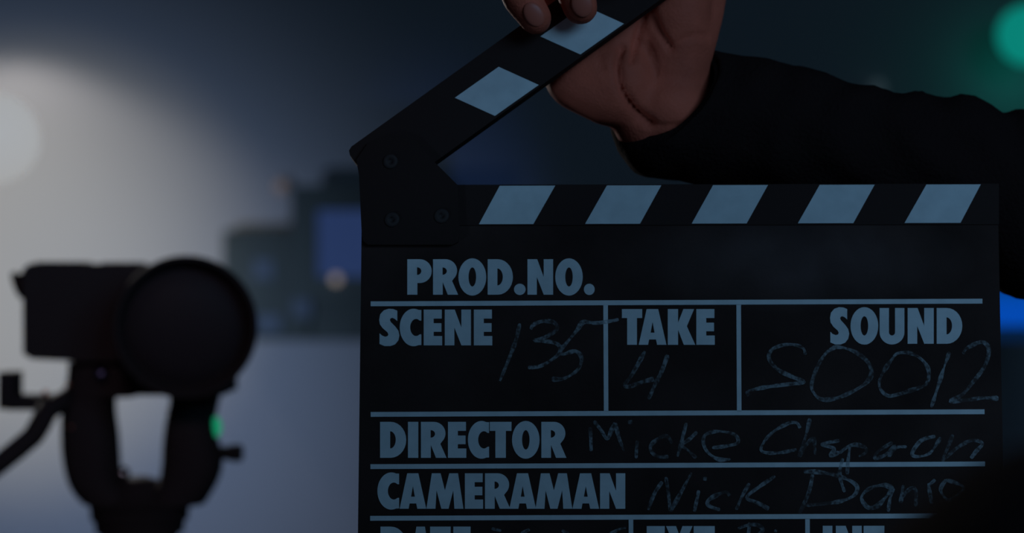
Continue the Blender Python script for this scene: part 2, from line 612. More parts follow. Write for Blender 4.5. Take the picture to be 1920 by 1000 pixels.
# ---- chalk handwriting
def chalk(name, strokes, width=7.0):
    bm = bmesh.new()
    for st in strokes:
        st = [tuple(p) for p in st]
        P = catmull(st, 6) if len(st) > 2 else np.array([np.array(st[0]) + (np.array(st[1]) - np.array(st[0])) * t for t in np.linspace(0, 1, 9)])
        prev = None
        n = len(P)
        for i, p in enumerate(P):
            d = P[min(i + 1, n - 1)] - P[max(i - 1, 0)]
            l = math.hypot(*d) or 1
            nx, ny = -d[1] / l, d[0] / l
            h = width / 2 * 1.15 * (0.75 + 0.5 * noise.noise(Vector((p[0] * 0.05, p[1] * 0.05, 3)))) * (0.6 if i in (0, n - 1) else 1)
            a = L(p[0] + nx * h, p[1] + ny * h)
            b = L(p[0] - nx * h, p[1] - ny * h)
            cur = (bm.verts.new((a.x, a.y, 0.00036)), bm.verts.new((b.x, b.y, 0.00036)))
            if prev:
                bm.faces.new((prev[0], prev[1], cur[1], cur[0]))
            prev = cur
    o = sub(name, bm, M_CHALK, board)
    return o


def z(ox, oy, s, pts):
    return [(ox + x / s, oy + y / s) for x, y in pts]


A5 = lambda *p: z(660, 460, 2.9406, p)
A6 = lambda *p: z(1280, 540, 2.9406, p)
A7 = lambda *p: z(660, 760, 3.0, p)
A8 = lambda *p: z(1280, 760, 3.0, p)
B7 = lambda *p: z(660, 940, 3.0, p)
B8 = lambda *p: z(1280, 940, 3.0, p)
chalk('chalk_writing', [
    A5((925, 432), (905, 520), (868, 620), (815, 750)),
    A5((985, 465), (1000, 440), (1050, 420), (1110, 425), (1130, 450), (1120, 475), (1060, 510), (1005, 525), (1060, 530), (1120, 540), (1148, 565),
       (1140, 600), (1090, 640), (1030, 670), (970, 675)),
    A5((1470, 410), (1420, 420), (1340, 430), (1275, 425), (1240, 470), (1190, 530), (1150, 580), (1155, 600), (1180, 598), (1225, 585), (1255, 600),
       (1265, 635), (1250, 680), (1210, 715), (1160, 738), (1100, 740))], 8)
chalk('chalk_writing', [
    A5((1615, 585), (1580, 650), (1540, 720), (1505, 770), (1530, 780), (1600, 755), (1665, 738)),
    A5((1740, 605), (1710, 690), (1670, 770), (1635, 850))], 8.5)
chalk('chalk_writing', [
    A6((675, 370), (665, 335), (620, 315), (560, 315), (500, 335), (475, 370), (485, 410), (530, 455), (600, 490), (670, 520), (600, 530), (480, 545),
       (400, 560), (355, 575), (365, 595)),
    A6((845, 325), (790, 360), (745, 430), (715, 510), (712, 560), (745, 605), (790, 618), (860, 605), (950, 565), (1015, 520), (1040, 470),
       (1020, 410), (960, 360), (900, 335), (840, 325)),
    A6((1165, 380), (1120, 440), (1085, 510), (1090, 560), (1130, 595), (1180, 590), (1260, 565), (1330, 540), (1355, 500), (1350, 440), (1310, 390),
       (1250, 360), (1190, 360), (1160, 380)),
    A6((1470, 355), (1440, 440), (1405, 550), (1370, 660)),
    A6((1545, 365), (1565, 335), (1640, 300), (1680, 320), (1685, 370), (1660, 440), (1600, 520), (1540, 590), (1475, 625), (1560, 620), (1650, 608),
       (1740, 610))], 8)
chalk('chalk_writing', [
    A7((1340, 125), (1343, 190), (1345, 260)), A7((1360, 90), (1400, 140), (1435, 190), (1460, 140), (1480, 100)), A7((1480, 100), (1500, 180), (1530, 260)),
    A7((1605, 200), (1600, 250), (1598, 300)), A7((1552, 97), (1578, 95)),
    A7((1800, 215), (1770, 175), (1720, 190), (1680, 230), (1690, 270), (1730, 292), (1780, 290)),
    A8((20, 100), (-5, 200), (-30, 290)), A8((80, 150), (40, 190), (-5, 225), (30, 255), (75, 298)),
    A8((165, 240), (250, 230), (310, 210), (290, 165), (200, 148), (130, 165), (115, 210), (140, 265), (200, 305), (270, 305)),
    A8((660, 130), (640, 100), (590, 105), (510, 150), (455, 210), (445, 260), (530, 270), (640, 250)),
    A8((715, 75), (690, 180), (655, 290), (690, 230), (735, 190), (745, 280)),
    A8((880, 200), (800, 215), (785, 225), (850, 245), (830, 285), (880, 265)),
    A8((940, 235), (930, 310), (925, 390)), A8((880, 270), (950, 225), (1020, 235), (1030, 265), (990, 290)), A8((900, 300), (882, 390), (910, 490)),
    A8((1180, 210), (1100, 260), (1080, 300), (1140, 280), (1190, 230), (1160, 290), (1200, 240), (1260, 235)),
    A8((1420, 175), (1340, 200), (1290, 270), (1320, 290), (1390, 270), (1440, 200), (1450, 180)),
    A8((1520, 165), (1490, 240), (1460, 315), (1530, 250), (1620, 200), (1685, 215), (1650, 260), (1620, 300))], 7.5)
chalk('chalk_writing', [
    A7((1745, 430), (1700, 500), (1665, 590)), A7((1765, 405), (1780, 500), (1790, 600)), A7((1790, 600), (1840, 510), (1910, 380)),
    A8((90, 480), (78, 540), (65, 600)), A8((115, 415), (135, 415)), A8((265, 510), (235, 490), (150, 530), (145, 565), (210, 590)),
    A8((375, 440), (335, 510), (300, 590)), A8((520, 400), (430, 460), (360, 520), (420, 550), (485, 585)),
    A8((730, 390), (715, 470), (685, 550), (655, 610)),
    A8((680, 375), (740, 375), (840, 390), (930, 420), (980, 460), (960, 510), (870, 545), (690, 565)),
    A8((1180, 470), (1130, 450), (1050, 470), (1005, 520), (1040, 575), (1090, 570), (1140, 520), (1180, 470), (1165, 530), (1155, 600)),
    A8((1240, 450), (1225, 550)), A8((1230, 520), (1280, 470), (1310, 480), (1310, 570)), A8((1380, 440), (1400, 555)),
    A8((1385, 450), (1420, 420)), A8((1480, 420), (1580, 465), (1500, 535), (1450, 480), (1480, 420))], 8)
chalk('chalk_writing', [B7((785, 155), (840, 168)), B7((1000, 160), (955, 185), (930, 240)), B7((1180, 165), (1215, 185)), B7((1540, 150), (1500, 160), (1450, 190))], 8)
chalk('chalk_writing', [B8((310, 155), (370, 135), (420, 135), (450, 160), (430, 185), (385, 215)), B8((375, 120), (370, 180), (355, 260)), B8((515, 165), (530, 172))], 7)


# ------------------------------------------------------------------ people
def head_parts(bm, T):
    """head, neck and face volumes; T maps person space (facing +Y) to the world"""
    def e(c, rx, ry, rz):
        ball(bm, Vector((0, 0, 0)), 1, mtx=T @ Matrix.Translation(c) @ Matrix.Diagonal((rx, ry, rz, 1)))
    e((0, 0.005, 1.665), 0.075, 0.093, 0.098)
    e((0, 0.030, 1.600), 0.058, 0.068, 0.070)
    e((0, 0.060, 1.563), 0.032, 0.035, 0.030)
    e((0, 0.097, 1.622), 0.012, 0.018, 0.024)      # nose
    e((0, 0.092, 1.642), 0.009, 0.012, 0.022)
    e((0, 0.088, 1.583), 0.024, 0.012, 0.008)      # lips
    for s in (-1, 1):
        e((s * 0.077, -0.002, 1.635), 0.008, 0.018, 0.030)
        e((s * 0.032, 0.083, 1.672), 0.022, 0.012, 0.008)   # brows
        e((s * 0.032, 0.078, 1.650), 0.014, 0.012, 0.011)   # eyes
        e((s * 0.038, 0.052, 1.612), 0.022, 0.030, 0.026)   # cheeks
    capsule(bm, T @ Vector((0, -0.012, 1.44)), 0.060, T @ Vector((0, 0.0, 1.60)), 0.056)


def wrinkle(me, amp, sc):
    nv = len(me.vertices)
    p = np.empty(nv * 3)
    q = np.empty(nv * 3)
    me.vertices.foreach_get('co', p)
    me.vertices.foreach_get('normal', q)
    p, q = p.reshape(-1, 3), q.reshape(-1, 3)
    d = np.array([noise.noise(Vector(c) * sc) + 0.5 * noise.noise(Vector(c) * sc * 2.3) for c in p])
    me.vertices.foreach_set('co', (p + q * (d * amp)[:, None]).ravel())
    me.update()


def clothes(person, T, arms, jm):
    bm = bmesh.new()
    P = lambda x, y, zz: T @ Vector((x, y, zz))
    s = T.to_scale().x
    for sx in (-1, 1):
        capsule(bm, P(sx * 0.085, 0.0, 0.92), 0.105 * s, P(sx * 0.10, 0.0, 1.28), 0.112 * s)
        capsule(bm, P(sx * 0.08, 0.0, 1.36), 0.085 * s, P(sx * 0.18, 0.0, 1.425), 0.066 * s)
        capsule(bm, P(sx * 0.10, 0, 1.28), 0.112 * s, P(sx * 0.09, 0, 1.38), 0.09 * s)
        capsule(bm, P(sx * 0.05, -0.01, 1.44), 0.058 * s, P(sx * 0.17, 0.0, 1.425), 0.062 * s)
    capsule(bm, P(0, -0.01, 1.42), 0.075 * s, P(0, -0.01, 1.485), 0.066 * s)
    for ch in arms:
        chain(bm, ch)
    me = remeshed(bm, 0.006, 6)
    wrinkle(me, 0.0035, 14)
    jacket = link_mesh('jacket', me, jm, person, True)
    bm = bmesh.new()
    for sx in (-1, 1):
        capsule(bm, P(sx * 0.085, 0.0, 0.90), 0.098 * s, P(sx * 0.095, 0.01, 0.50), 0.064 * s)
        capsule(bm, P(sx * 0.095, 0.01, 0.50), 0.064 * s, P(sx * 0.10, 0.0, 0.10), 0.05 * s)
    me = remeshed(bm, 0.01, 4)
    link_mesh('trousers', me, M_TROUSER, person, True)
    for sx in (-1, 1):
        bm = bmesh.new()
        rings = []
        for yy, w, h in ((-0.09, 0.028, 0.05), (-0.05, 0.036, 0.075), (0.02, 0.037, 0.08), (0.09, 0.043, 0.055), (0.15, 0.040, 0.042), (0.18, 0.02, 0.02)):
            rings.append([P(sx * 0.10 + w * math.cos(t), yy, max(0.0, h * math.sin(t) + 0.0) if math.sin(t) > 0 else 0.0)
                          for t in [2 * PI * k / 16 for k in range(16)]])
        loft(bm, rings)
        obj('shoe', bm, M_SHOE, person, True)
    bm = bmesh.new()
    ball(bm, Vector((0, 0, 0)), 1, n=24, mtx=T @ Matrix.Translation((0, -0.012, 1.685)) @ Matrix.Diagonal((0.083, 0.096, 0.093, 1)))
    ball(bm, Vector((0, 0, 0)), 1, n=24, mtx=T @ Matrix.Translation((0, -0.04, 1.63)) @ Matrix.Diagonal((0.078, 0.062, 0.07, 1)))
    me = remeshed(bm, 0.005, 3)
    wrinkle(me, 0.003, 60)
    link_mesh('hair', me, M_HAIR, person, True)
    return jacket


# ---- the person holding the slate: the hand on the stick is in frame, the rest stands out of frame to the right
def rot_to(fx, fy):
    return Matrix.Rotation(math.atan2(-fx, fy), 4, 'Z')


T1 = Matrix.Translation((0.64, 1.24, 0)) @ rot_to(-0.9, -0.4)
holder = thing('person', 'person in a black jacket gripping the raised striped stick of the clapperboard', 'person', (0.64, 1.24, 0))
elbow = at(2400, 480, 1.03)
shoulder = T1 @ Vector((-0.18, 0, 1.425))
wrist = at(1256, 250, 0.992)
MM = 0.001
bm = bmesh.new()
# palm: heel and little-finger side, ball of the thumb, web, knuckle row
chain(bm, [(elbow, 0.036), (at(1700, 285, 1.003), 0.0235), (at(1400, 236, 0.996), 0.022), (wrist, 0.0186), (at(1250, 205, 0.988), 0.021)])
chain(bm, [(wrist, 0.019), (at(1212, 232, 0.988), 0.0165)])
chain(bm, [(at(1252, 200, 0.992), 0.0205), (at(1264, 120, 0.989), 0.0185), (at(1268, 30, 0.9825), 0.0168), (at(1285, -70, 0.984), 0.016)])
chain(bm, [(at(1225, 180, 0.990), 0.018), (at(1225, 60, 0.992), 0.015), (at(1225, -110, 0.995), 0.014)])
chain(bm, [(at(1262, 130, 0.988), 0.018), (at(1300, 20, 0.994), 0.0155), (at(1325, -90, 0.998), 0.0135)])
chain(bm, [(at(1280, 160, 0.995), 0.016), (at(1256, -130, 0.999), 0.0145)])
chain(bm, [(at(1225, 60, 0.994), 0.014), (at(1195, -115, 0.994), 0.0135)])
# ball of the thumb and the thumb behind the stick
chain(bm, [(at(1205, 200, 0.985), 0.0155), (at(1150, 155, 0.984), 0.0222), (at(1095, 135, 0.986), 0.0205), (at(1058, 70, 0.982), 0.0150), (at(1035, -20, 0.976), 0.0115),
           (at(1010, -95, 0.973), 0.0098)])
chain(bm, [(at(1120, 140, 0.986), 0.019), (at(1170, 60, 0.990), 0.017), (at(1200, 100, 0.990), 0.015)])
# four fingers over the top of the stick, tips against its face
FINGERS = [
    [(1195, -115, 0.994, 11.5), (1025, -165, 0.978, 10.0), (955, -62, 0.9475, 9.3), (977, -5, 0.9405, 9.2), (1004, 34, 0.9395, 8.0)],
    [(1256, -140, 0.997, 11.5), (1090, -215, 0.978, 10.2), (1050, -92, 0.9465, 9.6), (1074, -30, 0.9405, 9.6), (1088, 14, 0.9393, 8.4)],
    [(1300, -130, 0.997, 11.0), (1185, -270, 0.978, 9.8), (1152, -165, 0.947, 9.2), (1166, -105, 0.942, 9.0), (1176, -62, 0.9405, 8.0)],
    [(1325, -90, 0.998, 10.0), (1262, -260, 0.980, 8.6), (1236, -205, 0.948, 8.0), (1244, -165, 0.943, 7.8), (1252, -128, 0.9415, 7.0)],
]
for F in FINGERS:
    chain(bm, [(at(x, y, Y), r * MM) for x, y, Y, r in F])
# arm up to the shoulder, neck and head, other arm
chain(bm, [(elbow, 0.036), (shoulder, 0.05), (T1 @ Vector((0, -0.01, 1.43)), 0.06)])
head_parts(bm, T1)
r_sh = T1 @ Vector((0.18, 0, 1.425))
r_el = T1 @ Vector((0.23, -0.03, 1.14))
r_wr = T1 @ Vector((0.20, 0.10, 0.92))
chain(bm, [(T1 @ Vector((0, -0.01, 1.43)), 0.06), (r_sh, 0.05), (r_el, 0.036), (r_wr, 0.025), (T1 @ Vector((0.19, 0.13, 0.85)), 0.032)])
for k in range(4):
    q = T1 @ Vector((0.175 + 0.004 * k, 0.108 + 0.02 * k, 0.80))
    chain(bm, [(T1 @ Vector((0.19, 0.10 + 0.02 * k, 0.84)), 0.0105), (q, 0.0095), (q + Vector((-0.004, 0, -0.035 + 0.004 * abs(k - 1.5))), 0.008)])
chain(bm, [(T1 @ Vector((0.17, 0.12, 0.88)), 0.013), (T1 @ Vector((0.15, 0.15, 0.84)), 0.0105), (T1 @ Vector((0.148, 0.155, 0.81)), 0.009)])
me = remeshed(bm, 0.0019, 5)

# creases of the palm, pressed into the skin
CREASES = [
    ([(1166, 90), (1158, 125), (1166, 165), (1190, 205), (1222, 232)], 4.6, 7.5),
    ([(1207, 30), (1196, 70), (1186, 112)], 3.2, 6.0),
    ([(1222, 28), (1238, 62), (1258, 90)], 3.8, 7.0),
    ([(1255, 90), (1290, 70), (1325, 66)], 1.2, 5.0),
    ([(1122, 100), (1128, 125), (1140, 145)], 1.0, 6.0),
    ([(1195, 226), (1240, 236), (1285, 236)], 1.6, 5.0),
]
N = len(me.vertices)
co = np.empty(N * 3)
me.vertices.foreach_get('co', co)
co = co.reshape(-1, 3)
no = np.empty(N * 3)
me.vertices.foreach_get('normal', no)
no = no.reshape(-1, 3)
pxv = co[:, 0] / (K * co[:, 1]) + 960
pyv = 500 - (co[:, 2] - CZ) / (K * co[:, 1])
front = (no[:, 1] < -0.1) & (co[:, 1] < 1.02)
disp = np.zeros(N)
for pl, depth, wid in CREASES:
    P = catmull(pl, 8)
    dmin = np.full(N, 1e9)
    for a in P:
        dmin = np.minimum(dmin, np.hypot(pxv - a[0], pyv - a[1]))
    disp = np.maximum(disp, depth * MM * np.exp(-(dmin / wid) ** 2))
co -= no * (disp * front)[:, None]
me.vertices.foreach_set('co', co.ravel())
me.update()
body = link_mesh('body', me, M_SKIN, holder, True)
for (x, y, Y, ang, wx, hz, ny) in ((1001, 27, 0.9326, -32, 4.6, 6.2, 0.12), (1091, 8, 0.9316, -18, 5.0, 6.2, 0.10), (1177, -66, 0.9328, -12, 5.2, 6.8, 0.1), (1252, -132, 0.935, -12, 4.5, 5.6, 0.1)):
    bm = bmesh.new()
    ball(bm, at(x, y, Y), 1, n=20, mtx=Matrix.Rotation(math.radians(ang), 4, 'Y') @ Matrix.Rotation(math.radians(12), 4, 'X') @ Matrix.Diagonal((wx * MM, 1.5 * MM, hz * MM, 1)))
    obj('fingernail', bm, M_NAIL, holder, True)

jacket1 = clothes(holder, T1, [[(shoulder, 0.068), (elbow, 0.056), (at(2120, 420, 1.005), 0.050)],
                               [(r_sh, 0.068), (r_el, 0.05), (r_wr + Vector((0, 0, 0.03)), 0.04)]], M_CLOTH)

# the visible sleeve: a loft from the cuff past the edge of the frame
SL = [  # top point, bottom point, depth radius mm, distance, front shift in pixels
    (1335, 108, 1157, 250, 24, 0.988, 46, 54),
    (1340, 99, 1158, 280, 26, 0.989, 40, 40),
    (1378, 107, 1192, 322, 29, 0.991, 25, 20),
    (1432, 111, 1262, 343, 30, 0.994, 10, 6),
    (1500, 121, 1360, 352, 30, 0.996, 0, 0),
    (1545, 142, 1450, 364, 30, 0.997, 0, 0),
    (1600, 157, 1540, 378, 30, 0.998, 0, 0),
    (1662, 171, 1630, 395, 31, 1.000, 0, 0),
    (1742, 180, 1720, 425, 33, 1.002, 0, 0),
    (1830, 184, 1812, 490, 35, 1.006, 0, 0),
    (1885, 214, 1870, 543, 37, 1.010, 0, 0),
    (1925, 209, 1920, 560, 38, 1.012, 0, 0),
    (2050, 225, 2050, 590, 42, 1.018, 0, 0),
    (2270, 290, 2270, 640, 44, 1.026, 0, 0),
]
SI = catmull(SL, 5)


def sleeve_ring(row, k=1.0, n=44):
    ax, ay, bx_, by_, dr, Y, fx, fy = row
    A, B = at(ax, ay, Y), at(bx_, by_, Y)
    c = (A + B) / 2
    e1 = (A - B) / 2
    e2 = Vector((fx * K * Y, -dr * MM, -fy * K * Y))
    out = []
    for i in range(n):
        t = 2 * PI * i / n
        p = c + e1 * (math.cos(t) * k) + e2 * (math.sin(t) * k)
        if k == 1.0:
            w = 0.0016 * noise.noise(p * 55) + 0.0011 * noise.noise(p * 120) + 0.0012 * math.sin(p.x * 190 + 3 * math.sin(t * 2 + p.x * 30))
            p += (p - c).normalized() * w
        out.append(p)
    return out


bm = bmesh.new()
rings = [sleeve_ring(SI[i], 0.90) for i in (8, 4, 0)] + [sleeve_ring(SI[0], 0.965)] + [sleeve_ring(r) for r in SI]
loft(bm, rings, cap=False)
sl = obj('sleeve', bm, M_CLOTH, jacket1, True)

# ---- the person beside the photographer, only a shoulder in frame
T2 = Matrix.Translation((0.291, 0.372, 0)) @ Matrix.Scale(0.9515, 4)
watcher = thing('person', 'person in the near foreground at lower right, only a blurred black shoulder showing', 'person', (0.291, 0.372, 0))
bm = bmesh.new()
head_parts(bm, T2)
arms2 = []
for s in (-1, 1):
    a = [T2 @ Vector((s * 0.18, 0, 1.425)), T2 @ Vector((s * 0.225, -0.03, 1.14)), T2 @ Vector((s * 0.20, 0.09, 0.92))]
    chain(bm, [(T2 @ Vector((0, -0.01, 1.43)), 0.055), (a[0], 0.045), (a[1], 0.034), (a[2], 0.025), (T2 @ Vector((s * 0.19, 0.12, 0.85)), 0.030)])
    for k in range(4):
        q = T2 @ Vector((s * (0.175 + 0.004 * k), 0.098 + 0.02 * k, 0.80))
        chain(bm, [(T2 @ Vector((s * 0.19, 0.09 + 0.02 * k, 0.84)), 0.0105), (q, 0.0095), (q + Vector((0, 0, -0.035 + 0.004 * abs(k - 1.5))), 0.008)])
    chain(bm, [(T2 @ Vector((s * 0.17, 0.11, 0.88)), 0.013), (T2 @ Vector((s * 0.15, 0.14, 0.84)), 0.0105), (T2 @ Vector((s * 0.148, 0.145, 0.81)), 0.009)])
    arms2.append([(a[0], 0.066), (a[1], 0.05), (a[2] + Vector((0, 0, 0.03)), 0.04)])
me = remeshed(bm, 0.003, 5)
link_mesh('body', me, M_SKIN, watcher, True)
clothes(watcher, T2, arms2, M_CLOTH)

# ------------------------------------------------------------------ the film camera on its tripod
RY = 1.65
fc = thing('film_camera', 'black film camera with a big round lens hood on the tripod by the bright lamp', 'camera', at(200, 676, RY + 0.05))
bm = bmesh.new()
Yb0, Yb1 = RY, RY + 0.115
ring_px = [(42, 505), (56, 494), (150, 494), (255, 497), (330, 500), (330, 678.5), (250, 678.5), (150, 678.5), (60, 674), (43, 664)]
a = [bm.verts.new(at(x, y, RY) + Vector((0, 0, 0))) for x, y in ring_px]
b = [bm.verts.new(at(x, y, RY) + Vector((0.004, Yb1 - Yb0, 0))) for x, y in ring_px]
bm.faces.new(a)
bm.faces.new(b[::-1])
for i in range(len(a)):
    bm.faces.new((a[i], b[i], b[(i + 1) % len(a)], a[(i + 1) % len(a)]))
obj('camera_body', bm, M_BLACK, fc, 'auto', bevel=0.003)
bm = bmesh.new()                       # eyecup at the rear of the finder
lathe(bm, at(54, 528, RY + 0.04), Vector((-1, 0, -0.35)), [(0, 0.009), (0.006, 0.009), (0.008, 0.012), (0.011, 0.012), (0.0115, 0.006)], 20)
obj('eyecup', bm, M_RUBBER, fc, True)
bm = bmesh.new()                       # finder hump and accessory rail
bxp(bm, 66, 491, 148, 497, RY + 0.02, RY + 0.07, RY + 0.02)
obj('accessory_rail', bm, M_BLACK, fc, bevel=0.001)
bm = bmesh.new()
bxp(bm, 190, 492, 250, 500, RY + 0.03, RY + 0.09, RY + 0.03)
obj('top_plate', bm, M_BLACK, fc, bevel=0.001)
bm = bmesh.new()
HD = Vector((0.20, -0.97, -0.02)).normalized()
HC = at(349, 614, RY - 0.05)
HR = 135 * K * (RY - 0.05)
lathe(bm, HC - HD * 0.058, HD, [(0, HR * 0.80), (0.003, HR * 0.88), (0.012, HR * 0.92), (0.015, HR * 0.97), (0.04, HR * 0.99), (0.055, HR), (0.0585, HR * 0.985), (0.0585, HR * 0.93), (0.044, HR * 0.90), (0.034, HR * 0.8)], 64)
obj('lens_hood', bm, M_HOOD, fc, 'auto')
bm = bmesh.new()
lathe(bm, HC - HD * 0.024, HD, [(0, HR * 0.86), (0.004, HR * 0.80), (0.009, HR * 0.55), (0.011, HR * 0.2), (0.0112, 0.0005)], 48)
obj('lens', bm, M_GLASS, fc, True)
bm = bmesh.new()
bxp(bm, 259, 680, 418, 742, RY - 0.015, RY + 0.07, RY - 0.015)
obj('hood_base', bm, M_BLACK, fc, bevel=0.004)
bm = bmesh.new()
bxp(bm, 395, 700, 417, 738, RY + 0.0, RY + 0.04, RY)
obj('bracket', bm, M_BLACK, fc, bevel=0.002)

tp = thing('tripod', 'black tripod with a forked fluid head and pan handle carrying the film camera', 'tripod', (at(262, 900, RY + 0.05).x, RY + 0.05, 0))
TY = RY + 0.04


def column(rows, Y, dep, m, name, n=24):
    bm = bmesh.new()
    rows = catmull(rows, 5)
    rings = []
    for y, xl, xr in rows:
        c = at((xl + xr) / 2, y, Y)
        rings.append(circ(c, Vector((1, 0, 0)), Vector((0, 1, 0)), (xr - xl) / 2 * K * Y, dep, n, 0.72))
    loft(bm, rings)
    return obj(name, bm, m, tp, 'auto')


column([(744, 122, 214), (775, 119, 215), (815, 118, 220), (860, 121, 223), (900, 130, 226), (925, 143, 250), (943, 160, 262)], TY, 0.028, M_BLACK, 'yoke_arm')
column([(744, 321, 412), (760, 320, 408), (790, 313, 403), (830, 308, 409), (870, 306, 416), (900, 300, 409), (925, 285, 396), (944, 280, 384)], TY, 0.028, M_BLACK, 'yoke_arm')
column([(679, 130, 256), (690, 131, 256), (715, 128, 257), (743, 121, 257)], TY, 0.028, M_BLACK, 'mount_block')
bm = bmesh.new()
c0 = at(262, 1000, TY)
U = K * TY
lathe(bm, Vector((c0.x, TY, at(0, 1050, TY).z)), Vector((0, 0, 1)),
      [(0, 60 * U), (40 * U, 68 * U), (52 * U, 76 * U), (53 * U, 82 * U), (75 * U, 84 * U), (76 * U, 90 * U), (102 * U, 93 * U), (106 * U, 96 * U), (112 * U, 70 * U),
       (130 * U, 52 * U), (148 * U, 38 * U), (156 * U, 16 * U), (157 * U, 1 * U)], 40)
obj('pan_base', bm, M_BLACK, tp, 'auto')
bm = bmesh.new()
hp = [(128, 742), (110, 757), (88, 770), (76, 795), (62, 818), (30, 845), (-20, 885), (-90, 935)]
pts = [at(x, y, TY - 0.02 - 0.012 * i) for i, (x, y) in enumerate(catmull(hp, 4)[::4])]
tube(bm, pts, [0.007, 0.009, 0.0094, 0.0092, 0.0088, 0.0086, 0.0084, 0.0085], 16)
obj('pan_handle', bm, M_BLACK, tp, True)
bm = bmesh.new()
bxp(bm, 12, 742, 132, 770, TY - 0.03, TY - 0.005, TY - 0.03)
bxp(bm, -4, 699, 26, 768, TY - 0.032, TY - 0.002, TY - 0.032)
obj('locking_lever', bm, M_RUBBER, tp, bevel=0.003)
bm = bmesh.new()
lathe(bm, at(405, 850, TY), Vector((1, 0, 0)), [(0, 0.006), (0.010, 0.006), (0.012, 0.0072), (0.021, 0.0075), (0.0225, 0.006), (0.023, 0.001)], 20)
obj('knob', bm, M_RUBBER, tp, True)
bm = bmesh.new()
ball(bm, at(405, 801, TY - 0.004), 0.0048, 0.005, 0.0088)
o = obj('green_glint', bm, M_GLINT, tp, True)  # green glint on the fork, put in as an emissive bead
o['label'] = 'small green glint made as a glowing bead'
for (x, y, r, m, dy) in ((231, 889, 0.0062, M_STEEL, -0.010), (85, 738, 0.0028, M_COPPER, -0.034), (128, 722, 0.0022, M_COPPER, -0.03), (319, 771, 0.0026, M_COPPER, -0.022),
                         (190, 702, 0.006, M_BLUED, -0.032), (134, 802, 0.002, M_COPPER, -0.026)):
    bm = bmesh.new()
    ball(bm, at(x, y, TY + dy), r)
    obj('screw', bm, m, tp, True)
foot_z = 0.0
apex = Vector((c0.x, TY, at(0, 1040, TY).z))
bm = bmesh.new()
lathe(bm, apex - Vector((0, 0, 0.13)), Vector((0, 0, 1)), [(0, 0.018), (0.02, 0.03), (0.09, 0.035), (0.13, 0.03)], 28)
obj('bowl', bm, M_BLACK, tp, 'auto')
for k in range(3):
    t = math.radians(90 + 120 * k)
    d = Vector((math.cos(t), math.sin(t), 0))
    p0 = apex + d * 0.03 - Vector((0, 0, 0.05))
    p1 = Vector((apex.x, apex.y, 0.02)) + d * 0.55
    bm = bmesh.new()
    tube(bm, [p0, p0.lerp(p1, 0.5), p0.lerp(p1, 0.505), p1], [0.017, 0.017, 0.013, 0.013], 16)
    lg = obj('leg', bm, M_BLACK, tp, 'auto')
    bm = bmesh.new()
    lathe(bm, p1 + Vector((0, 0, -0.02)), Vector((0, 0, 1)), [(0, 0.026), (0.012, 0.024), (0.03, 0.015)], 18)
    obj('foot', bm, M_RUBBER, lg, 'auto')

# ------------------------------------------------------------------ the bright lamp on its stand
LY = 2.3
lc = at(-11, 260, LY)
LR = 87 * K * LY
lamp = thing('studio_lamp', 'bright white round studio lamp at the left edge above the film camera', 'lamp', (lc.x - 0.12, LY + 0.05, 0))
aim = (Vector((0.0, 0.4, 1.5)) - lc).normalized()
bm = bmesh.new()
lathe(bm, lc - aim * 0.02, aim, [(0, LR * 0.98), (0.008, LR), (0.016, LR * 0.93), (0.028, LR * 0.7), (0.037, LR * 0.4), (0.040, 0.001)], 56)
obj('lens', bm, M_LAMP, lamp, True)
bm = bmesh.new()
lathe(bm, lc - aim * 0.24, aim, [(0, LR * 0.5), (0.01, LR * 0.6), (0.12, LR * 0.72), (0.20, LR * 0.9), (0.219, LR * 0.95)], 40)
obj('housing', bm, M_GREY, lamp, 'auto')
bm = bmesh.new()
yk = lc - aim * 0.10
side = Vector((-1, 0, 0))
tube(bm, [yk + side * (LR * 0.7), yk + side * (LR * 1.25), yk + side * (LR * 1.25) - Vector((0, 0, 0.10)), Vector((lc.x - 0.12, LY + 0.09, lc.z - 0.14))], 0.008, 12)
obj('yoke', bm, M_BLACK, lamp, True)
bm = bmesh.new()
tube(bm, [Vector((lc.x - 0.12, LY + 0.09, lc.z - 0.13)), Vector((lc.x - 0.12, LY + 0.09, 0.3))], 0.012, 14)
obj('pole', bm, M_BLACK, lamp, True)
for k in range(3):
    t = math.radians(30 + 120 * k)
    bm = bmesh.new()
    q = Vector((lc.x - 0.12, LY + 0.09, 0))
    tube(bm, [q + Vector((0, 0, 0.55)), q + Vector((math.cos(t) * 0.45, math.sin(t) * 0.45, 0.01))], 0.009, 12)
    obj('leg', bm, M_BLACK, lamp, True)
spot('studio_lamp_light', lc + aim * 0.06, (0.05, 0.95, 1.5), math.radians(34), 0.8, (9, 8.6, 8.2), 0.05)

# ------------------------------------------------------------------ green lamp and blue panel by the far wall on the right
GY = 5.05
gc = at(1926, 66, GY)
GR = 56 * K * GY
gl = thing('spotlight', 'round green glowing stage spotlight at the upper right edge', 'light', (gc.x + 0.25, GY + 0.05, 0))
bm = bmesh.new()
gd = Vector((-0.15, -1, -0.05)).normalized()
lathe(bm, gc, gd, [(0, GR), (0.01, GR * 0.98), (0.02, GR * 0.7), (0.026, GR * 0.3), (0.027, 0.001)], 40)
obj('lens', bm, M_GREEN, gl, True)
bm = bmesh.new()
lathe(bm, gc - gd * 0.18, gd, [(0, GR * 0.6), (0.02, GR * 0.85), (0.178, GR * 0.95)], 36)
obj('housing', bm, M_BLACK, gl, 'auto')
bm = bmesh.new()
gq = gc - gd * 0.09
tube(bm, [gq + Vector((GR * 0.8, 0, 0)), gq + Vector((0.25, 0, 0)), Vector((gc.x + 0.25, GY + 0.09, gc.z - 0.1))], 0.012, 12)
obj('yoke', bm, M_BLACK, gl, True)
bm = bmesh.new()
